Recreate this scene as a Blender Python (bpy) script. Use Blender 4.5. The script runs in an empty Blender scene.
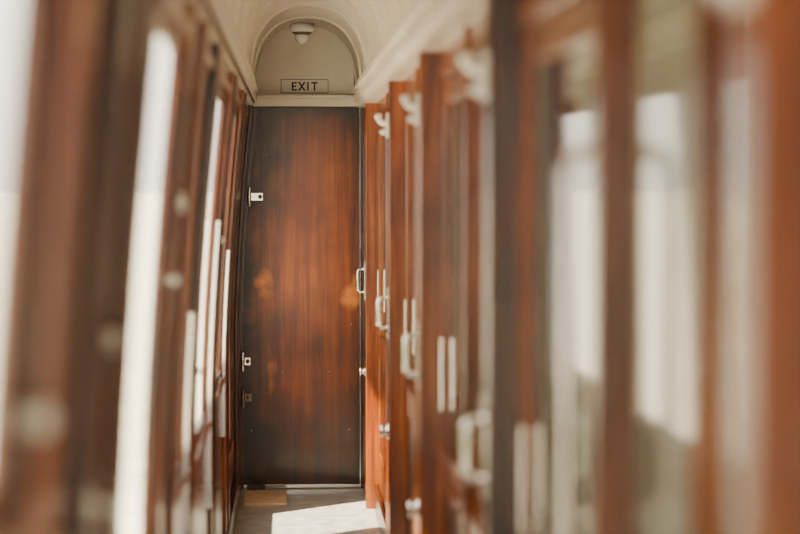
import bpy, bmesh, math, random
from mathutils import Vector, Matrix
random.seed(4)
S=bpy.context.scene
COL=S.collection

# ---------------------------------------------------------------- materials
def newmat(name):
    m=bpy.data.materials.new(name); m.use_nodes=True
    nt=m.node_tree; nt.nodes.clear()
    out=nt.nodes.new('ShaderNodeOutputMaterial')
    return m,nt,out
def N(nt,t,**k):
    n=nt.nodes.new(t)
    for a,b in k.items(): setattr(n,a,b)
    return n
def ramp(nt,stops):
    r=N(nt,'ShaderNodeValToRGB'); e=r.color_ramp.elements
    while len(e)<len(stops): e.new(0.5)
    for i,(p,c) in enumerate(stops):
        e[i].position=p; e[i].color=(c[0],c[1],c[2],1)
    return r
def wood(name,dark,mid,light,rough=0.26,scale=(28,28,1.3),coat=0.3,edges_and_sheen=False):
    m,nt,out=newmat(name); L=nt.links
    tc=N(nt,'ShaderNodeTexCoord'); mp=N(nt,'ShaderNodeMapping'); mp.inputs['Scale'].default_value=scale
    L.new(tc.outputs['Object'],mp.inputs[0])
    n=N(nt,'ShaderNodeTexNoise'); n.inputs['Scale'].default_value=1.0; n.inputs['Detail'].default_value=7; n.inputs['Roughness'].default_value=.62; n.inputs['Distortion'].default_value=.6
    L.new(mp.outputs[0],n.inputs['Vector'])
    r=ramp(nt,[(.28,dark),(.5,mid),(.74,light)]); L.new(n.outputs['Fac'],r.inputs[0])
    n2=N(nt,'ShaderNodeTexNoise'); n2.inputs['Scale'].default_value=2.3; n2.inputs['Detail'].default_value=4
    L.new(tc.outputs['Object'],n2.inputs['Vector'])
    r2=ramp(nt,[(.32,(.34,.29,.25)),(.62,(1.15,1.15,1.15))]); L.new(n2.outputs['Fac'],r2.inputs[0])
    mx=N(nt,'ShaderNodeMixRGB',blend_type='MULTIPLY'); mx.inputs[0].default_value=.85
    L.new(r.outputs[0],mx.inputs[1]); L.new(r2.outputs[0],mx.inputs[2])
    b=N(nt,'ShaderNodeBsdfPrincipled'); b.inputs['Roughness'].default_value=rough
    b.inputs['Coat Weight'].default_value=coat; b.inputs['Coat Roughness'].default_value=.12
    col=mx.outputs[0]
    if edges_and_sheen:
        # darker towards the panel edges; sunlit varnish reflections painted as orange patches
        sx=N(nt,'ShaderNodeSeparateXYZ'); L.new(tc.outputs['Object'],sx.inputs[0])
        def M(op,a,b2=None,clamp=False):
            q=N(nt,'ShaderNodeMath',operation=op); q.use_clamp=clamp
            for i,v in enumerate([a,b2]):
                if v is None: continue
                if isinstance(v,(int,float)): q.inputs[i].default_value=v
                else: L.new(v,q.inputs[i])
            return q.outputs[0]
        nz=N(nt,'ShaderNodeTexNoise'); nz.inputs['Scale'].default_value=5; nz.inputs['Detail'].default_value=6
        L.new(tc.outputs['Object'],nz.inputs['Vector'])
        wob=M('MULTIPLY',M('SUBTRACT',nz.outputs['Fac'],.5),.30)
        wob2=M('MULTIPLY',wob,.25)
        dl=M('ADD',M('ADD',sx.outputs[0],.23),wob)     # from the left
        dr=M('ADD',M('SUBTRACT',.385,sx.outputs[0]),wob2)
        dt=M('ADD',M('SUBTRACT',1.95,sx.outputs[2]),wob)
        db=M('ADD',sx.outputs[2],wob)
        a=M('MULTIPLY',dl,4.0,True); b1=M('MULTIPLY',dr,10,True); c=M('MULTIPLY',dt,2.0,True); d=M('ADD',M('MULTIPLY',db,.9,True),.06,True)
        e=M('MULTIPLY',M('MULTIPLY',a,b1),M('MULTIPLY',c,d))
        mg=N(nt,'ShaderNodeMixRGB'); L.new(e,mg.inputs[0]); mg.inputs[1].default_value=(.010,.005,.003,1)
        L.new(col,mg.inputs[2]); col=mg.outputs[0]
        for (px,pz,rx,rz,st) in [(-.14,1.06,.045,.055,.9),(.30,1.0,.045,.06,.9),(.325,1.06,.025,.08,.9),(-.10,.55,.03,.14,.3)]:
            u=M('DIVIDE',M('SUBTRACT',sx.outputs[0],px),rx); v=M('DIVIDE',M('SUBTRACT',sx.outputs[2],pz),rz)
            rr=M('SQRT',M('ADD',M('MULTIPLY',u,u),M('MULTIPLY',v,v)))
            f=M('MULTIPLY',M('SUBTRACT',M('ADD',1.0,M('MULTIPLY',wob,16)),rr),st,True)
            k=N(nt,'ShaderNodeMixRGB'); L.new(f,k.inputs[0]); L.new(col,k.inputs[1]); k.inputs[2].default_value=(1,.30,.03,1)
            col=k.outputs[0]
    L.new(col,b.inputs['Base Color'])
    bp=N(nt,'ShaderNodeBump'); bp.inputs['Strength'].default_value=.12; bp.inputs['Distance'].default_value=.004
    L.new(n.outputs['Fac'],bp.inputs['Height']); L.new(bp.outputs[0],b.inputs['Normal'])
    L.new(b.outputs[0],out.inputs[0]); return m
def plain(name,c,rough=.5,metal=0,var=.12,scale=6,coat=0):
    m,nt,out=newmat(name); L=nt.links
    tc=N(nt,'ShaderNodeTexCoord'); n=N(nt,'ShaderNodeTexNoise'); n.inputs['Scale'].default_value=scale; n.inputs['Detail'].default_value=5
    L.new(tc.outputs['Object'],n.inputs['Vector'])
    r=ramp(nt,[(.3,tuple(x*(1-var) for x in c)),(.7,tuple(min(1,x*(1+var)) for x in c))])
    L.new(n.outputs['Fac'],r.inputs[0])
    b=N(nt,'ShaderNodeBsdfPrincipled'); b.inputs['Roughness'].default_value=rough; b.inputs['Metallic'].default_value=metal
    b.inputs['Coat Weight'].default_value=coat
    L.new(r.outputs[0],b.inputs['Base Color']); L.new(b.outputs[0],out.inputs[0]); return m
def glassmat(name,tint=(.97,1,.98),k=1.0,rough=.03):
    # thin pane: Schlick reflectance from the surface angle, same on both faces
    m,nt,out=newmat(name); L=nt.links
    t=N(nt,'ShaderNodeBsdfTransparent'); t.inputs[0].default_value=(*tint,1)
    g=N(nt,'ShaderNodeBsdfGlossy'); g.inputs['Roughness'].default_value=rough
    geo=N(nt,'ShaderNodeNewGeometry'); dt=N(nt,'ShaderNodeVectorMath',operation='DOT_PRODUCT')
    L.new(geo.outputs['Normal'],dt.inputs[0]); L.new(geo.outputs['Incoming'],dt.inputs[1])
    def M(op,a,b):
        q=N(nt,'ShaderNodeMath',operation=op); q.use_clamp=True
        for i,v in enumerate((a,b)):
            if isinstance(v,(int,float)): q.inputs[i].default_value=v
            else: L.new(v,q.inputs[i])
        return q.outputs[0]
    ab=N(nt,'ShaderNodeMath',operation='ABSOLUTE'); L.new(dt.outputs['Value'],ab.inputs[0])
    f=M('ADD',M('MULTIPLY',M('POWER',M('SUBTRACT',1.0,ab.outputs[0]),5.0),.96*k),.04)
    mx=N(nt,'ShaderNodeMixShader'); L.new(f,mx.inputs[0]); L.new(t.outputs[0],mx.inputs[1]); L.new(g.outputs[0],mx.inputs[2])
    L.new(mx.outputs[0],out.inputs[0]); return m

WOOD=wood('varnished_mahogany',(.065,.008,.001),(.22,.045,.003),(.42,.125,.010))
WOODD=wood('dark_mahogany',(.018,.004,.001),(.052,.011,.002),(.11,.027,.004))
WOODDOOR=wood('door_veneer',(.19,.026,.002),(.52,.105,.005),(.85,.22,.012),rough=.36,scale=(22,22,.9),coat=.25,edges_and_sheen=True)
CREAM=plain('cream_paint',(.68,.61,.51),.35,var=.08,coat=.2)
CREAMW=plain('cream_wall_paint',(.70,.65,.54),.5,var=.1)
CHROME=plain('polished_nickel',(.90,.87,.82),.14,1,var=.05)
BRASS=plain('aged_metal',(.20,.16,.12),.4,.9,var=.3,scale=30)
ENAMEL=plain('white_enamel',(.80,.78,.73),.25,var=.03,coat=.5)
BLACK=plain('black_paint',(.02,.018,.016),.5)
FLOOR=plain('grey_linoleum',(.38,.37,.345),.32,var=.3,scale=14)
TAN=plain('bare_plywood',(.72,.54,.36),.6,var=.15,scale=20)
GLASS=glassmat('window_glass')
GLASSC=glassmat('compartment_glass',(.95,1,.97),1.0,.06)
GLASSL=glassmat('drop_window_glass',(.98,1,.98),.5)
LAMPG=plain('opal_glass',(.80,.79,.72),.1,var=.02,coat=1)
RED=plain('red_curtain_cloth',(.42,.05,.04),.9,var=.25,scale=25)
NET=plain('cream_curtain_cloth',(.62,.57,.46),.9,var=.12,scale=25)
SEAT=plain('seat_moquette',(.22,.25,.17),.95,var=.3,scale=40)
GROUND=plain('platform_concrete',(.62,.59,.52),.9,var=.15,scale=1.5)
LEAF=plain('hedge_leaves',(.12,.20,.07),.9,var=.7,scale=4)
ROOF=plain('roof_paint',(.25,.25,.25),.7)

# ---------------------------------------------------------------- builder
class B:
    def __init__(s,name,mats,bevel=.003):
        s.bm=bmesh.new(); s.name=name; s.mats=mats; s.bev=bevel
    def hexa(s,pts,mi=0):
        v=[s.bm.verts.new(p) for p in pts]
        for f in [(0,3,2,1),(4,5,6,7),(0,1,5,4),(1,2,6,5),(2,3,7,6),(3,0,4,7)]:
            s.bm.faces.new([v[i] for i in f]).material_index=mi
    def box(s,x0,x1,y0,y1,z0,z1,mi=0):
        s.hexa([(x0,y0,z0),(x1,y0,z0),(x1,y1,z0),(x0,y1,z0),(x0,y0,z1),(x1,y0,z1),(x1,y1,z1),(x0,y1,z1)],mi)
    def loft(s,rings,mi=0,cap=True,smooth=False):
        vs=[[s.bm.verts.new(p) for p in r] for r in rings]
        n=len(rings[0])
        for a,b in zip(vs,vs[1:]):
            for i in range(n):
                f=s.bm.faces.new([a[i],a[(i+1)%n],b[(i+1)%n],b[i]]); f.material_index=mi; f.smooth=smooth
        if cap:
            for r in (vs[0][::-1],vs[-1]):
                f=s.bm.faces.new(r); f.material_index=mi
    def tube(s,path,r,mi=0,n=12):
        rings=[]
        P=[Vector(p) for p in path]
        up=None
        for i,p in enumerate(P):
            d=(P[min(i+1,len(P)-1)]-P[max(i-1,0)]).normalized()
            if up is None:
                up=Vector((0,0,1)) if abs(d.z)<.9 else Vector((0,1,0))
            a=d.cross(up).normalized(); b2=a.cross(d).normalized(); up=b2
            rad=r[i] if isinstance(r,(list,tuple)) else r
            rings.append([p+(a*math.cos(t)+b2*math.sin(t))*rad for t in [2*math.pi*k/n for k in range(n)]])
        s.loft(rings,mi,True,True)
    def lathe(s,c,axis,prof,mi=0,n=20):
        axis=Vector(axis).normalized(); up=Vector((0,0,1)) if abs(axis.z)<.9 else Vector((1,0,0))
        a=axis.cross(up).normalized(); b2=axis.cross(a)
        c=Vector(c)
        s.loft([[c+axis*h+(a*math.cos(t)+b2*math.sin(t))*max(r,.0004) for t in [2*math.pi*k/n for k in range(n)]] for h,r in prof],mi,True,True)
    def sheet(s,x,y0,y1,z0,z1,amp,fold,mi=0):
        n=int((y1-y0)/.006); lo=[];hi=[]
        for k in range(n+1):
            yk=y0+(y1-y0)*k/n; xk=x+amp*math.sin((yk-y0)/fold*2*math.pi)
            lo.append(s.bm.verts.new((xk,yk,z0))); hi.append(s.bm.verts.new((x+(xk-x)*.7,yk,z1)))
        for k in range(n):
            f=s.bm.faces.new([lo[k],lo[k+1],hi[k+1],hi[k]]); f.smooth=True; f.material_index=mi
    def done(s,parent=None):
        bmesh.ops.recalc_face_normals(s.bm,faces=s.bm.faces)
        me=bpy.data.meshes.new(s.name); s.bm.to_mesh(me); s.bm.free()
        for m in s.mats: me.materials.append(m)
        o=bpy.data.objects.new(s.name,me); COL.objects.link(o)
        if s.bev:
            md=o.modifiers.new('bev','BEVEL'); md.width=s.bev; md.segments=2; md.limit_method='ANGLE'; md.angle_limit=.7
        if parent: o.parent=parent
        return o
def empty(name,loc=(0,0,0)):
    e=bpy.data.objects.new(name,None); COL.objects.link(e); return e

YB,YE=-1.6,9.6
RX=.42      # plane of the compartment side
def lx(z):  # tumblehome profile of the outer (left) body side
    return -.275 + (.08*((z-.8)/1.14)**1.6 if z>.8 else 0)
def curved(b,y0,y1,z0,z1,inn,outw,mi=0):
    n=max(1,int((z1-z0)/.12)); rings=[]
    for i in range(n+1):
        z=z0+(z1-z0)*i/n; x=lx(z)
        rings.append([(x-outw,y0,z),(x+inn,y0,z),(x+inn,y1,z),(x-outw,y1,z)])
    b.loft(rings,mi)

# ---------------------------------------------------------------- shell
b=B('floor',[FLOOR],0); b.box(-.5,2.5,YB,YE+.3,-.06,0); b.done()
b=B('roof',[ROOF],0); b.box(-.34,2.6,YB,YE+.3,2.46,2.52); b.done()

# ceiling : barrel vault + ribs
b=B('ceiling',[CREAM],0)
cx,hw,zs,rise=.083,.255,2.03,.315
def vault(t,dr=0):
    c_,s_=math.cos(t),math.sin(t)
    return (cx-(hw-dr)*math.copysign(abs(c_)**.85,c_), zs+(rise-dr)*abs(s_)**.85)
K=36
def vstrip(y0,y1,dr,th=.012):
    rings=[]
    for i in range(K+1):
        t=math.pi*i/K; x,z=vault(t,dr); x2,z2=vault(t,dr-th)
        rings.append([(x,y0,z),(x,y1,z),(x2,y1,z2),(x2,y0,z2)])
    b.loft(rings,0,True,False)
vstrip(YB,YE,0)
for f in b.bm.faces: f.smooth=True
for y in [9.575,8.95,8.3,7.65,7.0,6.3,5.6,4.8,3.8,2.8,1.8,.8]:
    vstrip(y-.014,y,.009)
b.box(-.34,-.165,YB,YE,2.03,2.06); b.box(.33,2.6,YB,YE,2.03,2.06)
b.done()

# cornices
for nm,x0,x1 in (('trim_1',-.235,-.165),('trim_2',.325,.44)):
    b=B(nm,[CREAM,WOODD])
    b.box(x0,x1,YB,YE,1.965,2.03)
    if nm=='trim_1':
        b.box(x1-.03,x1+.012,YB,YE,2.012,2.035); b.box(x0,x1-.02,YB,YE,1.94,1.966)
    else:
        b.box(x0-.012,x0+.03,YB,YE,2.012,2.035); b.box(x0+.02,x1,YB,YE,1.94,1.966)
    b.done()

# end wall with lunette and header
b=B('wall_end',[CREAM,WOODD])
b.box(-.34,2.5,YE+.045,YE+.12,0,2.46,1)
b.box(-.165,.325,YE-.01,YE+.045,2.0,2.44,0)
b.box(-.20,.37,YE-.05,YE+.045,1.945,1.985,0)
b.box(-.20,.37,YE-.065,YE+.045,1.985,2.003,0)
b.done()

# end door
d=empty('door_1')
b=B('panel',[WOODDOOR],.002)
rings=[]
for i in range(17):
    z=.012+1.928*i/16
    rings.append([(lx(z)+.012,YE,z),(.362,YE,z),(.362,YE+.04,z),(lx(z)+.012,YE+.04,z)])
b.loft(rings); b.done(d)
b=B('edge_strip',[WOODD,CHROME],.002)
curved(b,YE-.012,YE+.03,0,1.94,.035,0,0)
b.box(.352,.358,YE-.008,YE,.02,1.94,1)
b.box(.358,.372,YE-.02,YE+.03,0,1.94,0)
b.box(-.25,.36,YE-.008,YE+.001,.004,.022,1)
b.done(d)
b=B('screws',[CHROME],0)
for x,z in [(-.06,.97),(.16,.95),(-.16,1.02),(.31,.84),(.05,1.55),(-.2,.3),(.3,.3),(.3,1.6),(-.12,1.7),(.1,.2),(-.04,.6),(.2,.6)]:
    b.lathe((x,YE,z),(0,-1,0),[(0,.0045),(.002,.004),(.003,.0005)],0,8)
b.done(d)
# hinges / latches on the left edge
for nm,z,w_ in (('latch_upper',1.49,.075),('latch_lower',.655,.045),('hinge_low',.47,.05)):
    m_=[CHROME,BRASS] if nm!='hinge_low' else [BRASS,BRASS]
    b=B(nm,m_,.002)
    x0=lx(z)+.028
    b.box(x0-.005,x0+w_,YE-.022,YE-.002,z-.020,z+.020,0)
    b.lathe((x0+.006,YE-.03,z-.05),(0,0,1),[(0,.006),(.002,.010),(.098,.010),(.10,.006)],0,14)
    b.lathe((x0+w_-.015,YE-.022,z),(0,-1,0),[(0,.012),(.008,.011),(.012,.001)],1,12)
    b.done(d)

# exit sign
e=empty('exit_sign')
b=B('plate',[CREAM,BLACK],.001)
X0,X1,Z0,Z1=-.045,.195,2.012,2.082; yy=YE-.012
b.box(X0,X1,yy-.006,yy,Z0,Z1)
t=.003
for q in [(X0,X1,Z0,Z0+t),(X0,X1,Z1-t,Z1),(X0,X0+t,Z0,Z1),(X1-t,X1,Z0,Z1)]:
    b.box(q[0],q[1],yy-.0075,yy-.0055,q[2],q[3],1)
b.done(e)
b=B('letters',[BLACK],0)
def bar(x0,z0,x1,z1,w=.008):
    dx,dz=x1-x0,z1-z0; l=math.hypot(dx,dz); nx,nz=-dz/l*w/2,dx/l*w/2
    ya,yb=yy-.008,yy-.0055
    b.hexa([(x0+nx,ya,z0+nz),(x1+nx,ya,z1+nz),(x1+nx,yb,z1+nz),(x0+nx,yb,z0+nz),(x0-nx,ya,z0-nz),(x1-nx,ya,z1-nz),(x1-nx,yb,z1-nz),(x0-nx,yb,z0-nz)])
lo,hi=2.025,2.069; m_=(lo+hi)/2; c=.010
bar(c+.004,lo,c+.004,hi); bar(c,lo+.004,c+.026,lo+.004,.007); bar(c,m_,c+.022,m_,.007); bar(c,hi-.004,c+.026,hi-.004,.007)
c=.046; bar(c,lo,c+.030,hi); bar(c,hi,c+.030,lo)
c=.092; bar(c,lo,c,hi)
c=.108; bar(c,hi-.004,c+.034,hi-.004,.007); bar(c+.017,lo,c+.017,hi)
b.done(e)

# ceiling lamp
e=empty('ceiling_lamp')
ly=9.35; zt=zs+rise-.002
b=B('base',[ENAMEL,BRASS],0); b.lathe((.062,ly,zt),(0,0,-1),[(0,.060),(.030,.062),(.042,.052)],0,28); b.lathe((.062,ly,zt-.042),(0,0,-1),[(0,.048),(.006,.048),(.010,.036)],1,28); b.done(e)
b=B('globe',[LAMPG],0); b.lathe((.062,ly,zt-.050),(0,0,-1),[(0,.034),(.010,.037),(.024,.036),(.038,.028),(.048,.016),(.052,.002)],0,24); b.done(e)

# ---------------------------------------------------------------- left wall (thin body side with drop windows)
OP=[(-.5,.45,.9,1.86),(.7,1.66,1.30,1.86),(2.03,2.13,1.0,1.84),(3.0,3.66,.85,1.86),(4.35,4.80,.85,1.86),(5.2,6.2,.8,1.86),(6.6,7.55,.8,1.86),(8.0,8.75,.36,1.86)]  # last opening, unseen from camera, cut low to light floor and end door
TH=.020
b=B('wall_left',[WOOD,WOODD],.003)
prev=YB
for (a,c,z0,z1) in OP:
    curved(b,prev,a,0,1.96,0,TH,1 if a<3 else 0)
    curved(b,a,c,0,z0,0,TH,1); curved(b,a,c,z1,1.96,0,TH,0)
    prev=c
curved(b,prev,YE+.04,0,1.96,0,TH,1)
for (a,c,h,m) in [(.58,.68,.022,0),(1.80,1.86,.022,0),(2.22,2.32,.022,1),(2.62,2.72,.018,1),(3.72,3.80,.012,0),(4.2,4.3,.016,0),(4.88,4.96,.018,1),(5.08,5.16,.016,0),(6.24,6.32,.014,0),(6.46,6.56,.018,1),(7.60,7.68,.014,0),(7.86,7.94,.018,1),(9.3,9.4,.016,1)]:
    curved(b,a,c,.10,1.94,h,-.001,m)
for (a,c,z0,z1) in OP:
    for zz in (z0-.03,z1):
        curved(b,a-.03,c+.03,zz,zz+.03,.012,-.001,0)
curved(b,-1.6,9.6,1.96,2.06,.02,TH,1)
b.done()
b=B('baseboard_left',[WOODD]); b.box(-.274,-.252,YB,YE-.02,0,.14); b.done()
i=1
for (a,c,z0,z1) in OP:
    e=empty('window_%d'%i); i+=1
    b=B('glass',[GLASSL],0)
    n=6
    for k in range(n):
        za,zb=z0+(z1-z0)*k/n,z0+(z1-z0)*(k+1)/n
        v=[b.bm.verts.new(p) for p in [(lx(za)-.010,a,za),(lx(za)-.010,c,za),(lx(zb)-.010,c,zb),(lx(zb)-.010,a,zb)]]
        b.bm.faces.new(v)
    b.done(e)
    b=B('sash',[WOODD,CHROME],.002)
    for (p,q) in ((a,a+.02),(c-.02,c)): curved(b,p,q,z0,z1,-.003,.017,0)
    curved(b,a,c,z0,z0+.03,-.003,.017,0); curved(b,a,c,z1-.03,z1,-.003,.017,0)
    b.done(e)
# window catches (round knobs)
for (y,z,r) in [(1.75,1.375,.016),(2.42,1.39,.014),(3.70,1.395,.011),(3.76,1.545,.020),(5.02,1.08,.013),(6.38,1.38,.012)]:
    b=B('window_catch',[CHROME,ENAMEL],0)
    x=lx(z)+(.0)
    b.lathe((x,y,z),(1,0,0),[(0,r*.9),(.004,r*1.1),(.006,r*.45),(.012,r*.45),(.015,r*.9),(.021,r),(.027,r*.8),(.03,.001)],1)
    b.done()
# nickel strips added beside the windows to stand in for sun streaks
for (y,z0,z1) in [(4.81,.62,1.25),(6.21,.5,1.45),(7.56,.55,1.3)]:
    b=B('sun_streak_strip',[CHROME],.001); curved(b,y,y+.025,z0,z1,.013,-.001,0); b.done()

# ---------------------------------------------------------------- right wall
MAIN=[-.43,1.45,3.41,5.23,6.86,8.99]     # near edge of the main posts
SEC =[.55,2.45,4.32,6.02,7.85]
b=B('wall_right',[WOOD,WOODD],.004)
b.box(RX-.005,RX+.03,YB,YE+.04,0,.12,1)
b.box(RX-.01,RX+.03,YB,YE+.04,1.86,1.97,0)
for y in MAIN:
    b.box(.36,RX+.03,y,y+.08,0,1.95,1 if abs(y-3.41)<.1 else 0)
for y in SEC:
    b.box(.400,RX+.03,y,y+.04,0,1.95,0)
b.box(.37,RX+.03,9.40,YE+.04,0,1.95,0)
allp=sorted([(y,y+.08,'m') for y in MAIN]+[(y,y+.04,'s') for y in SEC]+[(9.40,9.64,'e')])
for p,q in zip(allp,allp[1:]):
    if p[2]=='m' and q[2]!='e': # fixed window bay
        b.box(RX-.0,RX+.03,p[1],q[0],.10,.80,0)
        b.box(RX-.012,RX+.03,p[1],q[0],.78,.82,0)
        b.box(RX-.008,RX+.0,p[1]+.08,q[0]-.08,.2,.7,1)
        b.box(RX-.0,RX+.03,p[1],p[1]+.03,.8,1.87,0); b.box(RX-.0,RX+.03,q[0]-.03,q[0],.8,1.87,0)
        mid=p[1]+(q[0]-p[1])*.42
        b.box(RX-.004,RX+.03,mid,mid+.03,.8,1.87,0)      # glazing mullion
b.box(RX,RX+.03,9.07,9.4,.1,1.9,0)
b.done()
b=B('baseboard_right',[WOODD]); b.box(RX-.022,RX-.006,YB,YE-.03,0,.12); b.done()
for p,q in zip(allp,allp[1:]):
    if p[2]=='m' and q[2]!='e':
        e=empty('window_%d'%i); i+=1
        b=B('glass',[GLASSC],0); v=[b.bm.verts.new(t) for t in [(RX+.012,p[1],.82),(RX+.012,q[0],.82),(RX+.012,q[0],1.86),(RX+.012,p[1],1.86)]]; b.bm.faces.new(v); b.done(e)
        for (ya,yb_) in ((p[1]+.05,p[1]+.20),(q[0]-.34,q[0]-.05)):
            b=B('corridor_curtain',[NET],0); b.sheet(RX+.045,ya,yb_,.80,1.88,.012,.055); b.done()
dn=2
for p,q in zip(allp,allp[1:]):
    if p[2]=='s':
        e=empty('door_%d'%dn); dn+=1
        a,c=p[1]+.004,q[0]-.004
        b=B('leaf',[WOOD,WOODD],.003)
        b.box(RX-.002,RX+.024,a,a+.06,.125,1.855); b.box(RX-.002,RX+.024,c-.06,c,.125,1.855)
        b.box(RX-.002,RX+.024,a+.06,c-.06,.125,.28); b.box(RX-.002,RX+.024,a+.06,c-.06,.74,.84); b.box(RX-.002,RX+.024,a+.06,c-.06,1.79,1.855)
        b.box(RX+.004,RX+.016,a+.06,c-.06,.28,.74,1)
        b.done(e)
        b=B('glass',[GLASSC],0); v=[b.bm.verts.new(t) for t in [(RX+.01,a+.06,.84),(RX+.01,c-.06,.84),(RX+.01,c-.06,1.79),(RX+.01,a+.06,1.79)]]; b.bm.faces.new(v); b.done(e)
        b=B('blind',[NET],0); b.sheet(RX+.038,a+.22,a+.44,.85,1.80,.009,.05); b.done(e)
        b=B('latch_plate',[CHROME],.001); b.box(RX-.008,RX-.002,c-.05,c-.02,.95,1.15); b.done(e)
# D pull handles, hooks, low door stops on the posts
for y in MAIN[1:]:
    yc=y+.04
    e=empty('door_pull_handle')
    b=B('bar',[CHROME],0)
    z0,z1=1.04,1.15; xa,xb=.358,.322
    pts=[(xa,yc,z1)]
    for k in range(7):
        t=math.pi/2*k/6; pts.append((xb+.016-.016*math.sin(t),yc,z1-.016+.016*math.cos(t)))
    for k in range(7):
        t=math.pi/2*k/6; pts.append((xb+.016-.016*math.cos(t),yc,z0+.016-.016*math.sin(t)))
    pts.append((xa,yc,z0))
    b.tube(pts,.007); b.done(e)
    b=B('plate',[CHROME],.001); b.box(.354,.3598,yc-.022,yc+.022,1.0,1.19); b.done(e)
    # coat hook near the top
    if y<8:
        e=empty('wall_hook')
        b=B('hook',[ENAMEL],0)
        b.tube([(.358,yc,1.795),(.348,yc,1.788),(.338,yc,1.788),(.330,yc,1.795),(.325,yc,1.806)],[.012,.011,.010,.010,.012])
        b.lathe((.3245,yc,1.804),(-.3,0,1),[(0,.009),(.006,.013),(.013,.014),(.018,.010),(.021,.001)],0)
        b.tube([(.358,yc,1.765),(.348,yc,1.755),(.340,yc,1.753),(.334,yc,1.763)],[.011,.010,.009,.011])
        b.done(e)
        b=B('backplate',[ENAMEL],.002); b.box(.350,.3605,yc-.03,yc+.03,1.735,1.825); b.done(e)
    b=B('door_stop',[CHROME,BLACK],.0)
    b.lathe((.361,yc,.66),(-1,0,0),[(0,.028),(.006,.028),(.01,.016),(.018,.016),(.022,.022),(.03,.022),(.034,.002)],0); b.done()
# vertical grab pole beside the compartment door
b=B('grab_rail',[CHROME],0)
b.tube([(.403,2.47,1.63),(.385,2.47,1.63),(.370,2.47,1.625),(.362,2.47,1.61),(.362,2.47,.75),(.370,2.47,.735),(.385,2.47,.73),(.403,2.47,.73)],.010)
for zz in (1.63,.73): b.lathe((.401,2.47,zz),(-1,0,0),[(-.002,.018),(.004,.018),(.008,.012)],0)
b.done()

# ---------------------------------------------------------------- compartments
PX=2.35
part=[YB]+[y+.04 for y in MAIN]+[YE+.05]
b=B('wall_compartment_partitions',[CREAMW,WOOD],.003)
for y in MAIN+[9.60]:
    b.box(RX+.03,PX,y+.02,y+.055,.0,2.03,0)
    for s0 in (y+.012,y+.055): 
        b.box(RX+.03,PX,s0,s0+.008,.9,.98,1)
        b.box(RX+.03,PX,s0,s0+.008,.0,.9,1)
        for xx in (RX+.05,RX+.35,RX+.9,RX+1.5): b.box(xx,xx+.05,s0,s0+.008,.98,2.0,1)
b.done()
b=B('wall_right_outer',[CREAMW,WOOD],.004)
WR=[]
for a,c in zip(part,part[1:]):
    if c-a<1: 
        b.box(PX,PX+.06,a,c,0,2.03); continue
    m=(a+c)/2; w0,w1=m-.78,m+.78
    w0=max(w0,a+.08); w1=min(w1,c-.08); WR.append((w0,w1))
    b.box(PX,PX+.06,a,w0,0,2.05); b.box(PX,PX+.06,w1,c,0,2.05); b.box(PX,PX+.06,w0,w1,0,.75); b.box(PX,PX+.06,w0,w1,1.92,2.05)
    b.box(PX-.015,PX,w0-.05,w0,.7,1.97,1); b.box(PX-.015,PX,w1,w1+.05,.7,1.97,1); b.box(PX-.03,PX,w0-.05,w1+.05,.7,.75,1); b.box(PX-.015,PX,w0-.05,w1+.05,1.92,1.97,1)
    b.box(PX+.01,PX+.04,w0,w1,1.48,1.52,1)
b.done()
for (w0,w1) in WR:
    e=empty('window_%d'%i); i+=1
    b=B('glass',[GLASS],0); v=[b.bm.verts.new(t) for t in [(PX+.03,w0,.75),(PX+.03,w1,.75),(PX+.03,w1,1.92),(PX+.03,w0,1.92)]]; b.bm.faces.new(v); b.done(e)
    for y0 in (w0+.01,w1-.17):
        b=B('window_curtain',[RED],0); b.sheet(PX-.055,y0,y0+.16,.76,1.91,.016,.04); b.done()
for a,c in zip(part,part[1:]):
    if c-a<1: continue
    for (s,dr) in ((a,1),(c,-1)):
        y0=s+dr*.03
        b=B('compartment_seat',[SEAT,WOODD],.02)
        ys=sorted((y0,y0+dr*.50)); b.box(RX+.12,PX-.10,ys[0],ys[1],.32,.46)
        ys=sorted((y0,y0+dr*.12)); b.box(RX+.12,PX-.10,ys[0],ys[1],.46,1.15)
        ys=sorted((y0,y0+dr*.46)); b.box(RX+.14,PX-.12,ys[0],ys[1],.0,.32,1)
        b.done()

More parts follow.
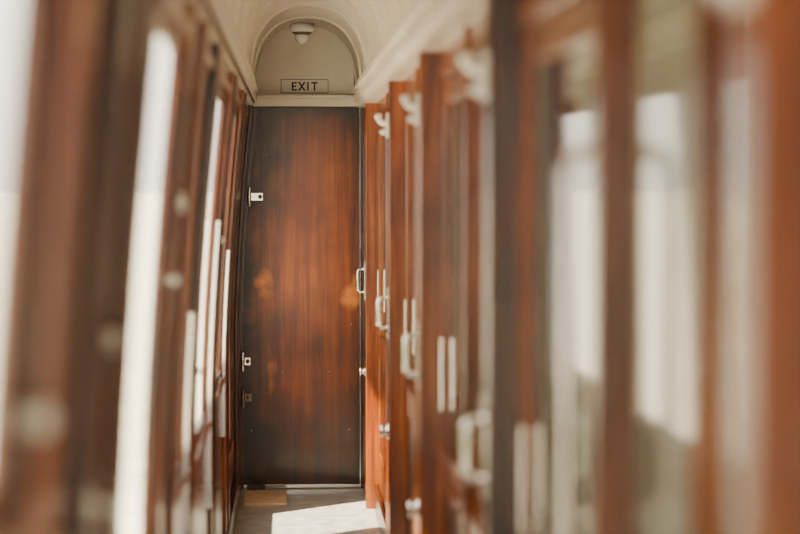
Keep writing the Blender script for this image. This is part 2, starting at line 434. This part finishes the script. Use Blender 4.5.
# small things on the floor by the door
b=B('floor_board',[TAN],.002); b.box(-.225,-.02,9.10,9.48,.0,.014); b.done()
b=B('door_wedge',[BLACK],.002); b.hexa([(-.225,9.50,.0),(-.13,9.50,.0),(-.13,9.58,.0),(-.225,9.58,.0),(-.22,9.53,.045),(-.135,9.53,.03),(-.135,9.575,.03),(-.22,9.575,.045)]); b.done()

# outside
b=B('ground',[GROUND],0); b.box(-60,60,-40,300,-1.3,-1.2); b.done()
for X in (10.5,-12):
    b=B('hedge',[LEAF],0)
    rings=[]
    for k in range(90):
        y=-25+k*.7; ring=[]
        for j in range(10):
            t=math.pi*j/9; r=1+.18*random.uniform(-1,1)
            ring.append((X+1.0*math.cos(t)*r,y,-1.22+1.9*math.sin(t)*r))
        rings.append(ring)
    b.loft(rings,0,True,True); b.done()

# ---------------------------------------------------------------- light
w=bpy.data.worlds.new('sky'); S.world=w; w.use_nodes=True; nt=w.node_tree; nt.nodes.clear()
o=nt.nodes.new('ShaderNodeOutputWorld'); bg=nt.nodes.new('ShaderNodeBackground'); sk=nt.nodes.new('ShaderNodeTexSky')
sk.sky_type='HOSEK_WILKIE'; sk.turbidity=6; sk.sun_direction=(-.50,-.30,.80)
mx=nt.nodes.new('ShaderNodeMixRGB'); mx.inputs[0].default_value=.85; mx.inputs[2].default_value=(1.0,.90,.75,1)
nt.links.new(sk.outputs[0],mx.inputs[1]); nt.links.new(mx.outputs[0],bg.inputs[0]); bg.inputs[1].default_value=6.0
nt.links.new(bg.outputs[0],o.inputs[0])
l=bpy.data.lights.new('sun','SUN'); l.energy=38; l.angle=.02; l.color=(1,.84,.60)
lo=bpy.data.objects.new('sun',l); COL.objects.link(lo)
lo.rotation_euler=Vector((.42,.32,-.84)).to_track_quat('-Z','Y').to_euler()

# ---------------------------------------------------------------- camera
c=bpy.data.cameras.new('camera'); co=bpy.data.objects.new('camera',c); COL.objects.link(co)
c.lens=85; c.sensor_width=36; c.clip_start=.05
co.location=(0,0,1.6); co.rotation_euler=(math.radians(90-2.79),0,math.radians(-3.33))
c.dof.use_dof=True; c.dof.focus_distance=9.55; c.dof.aperture_fstop=1.8
S.camera=co
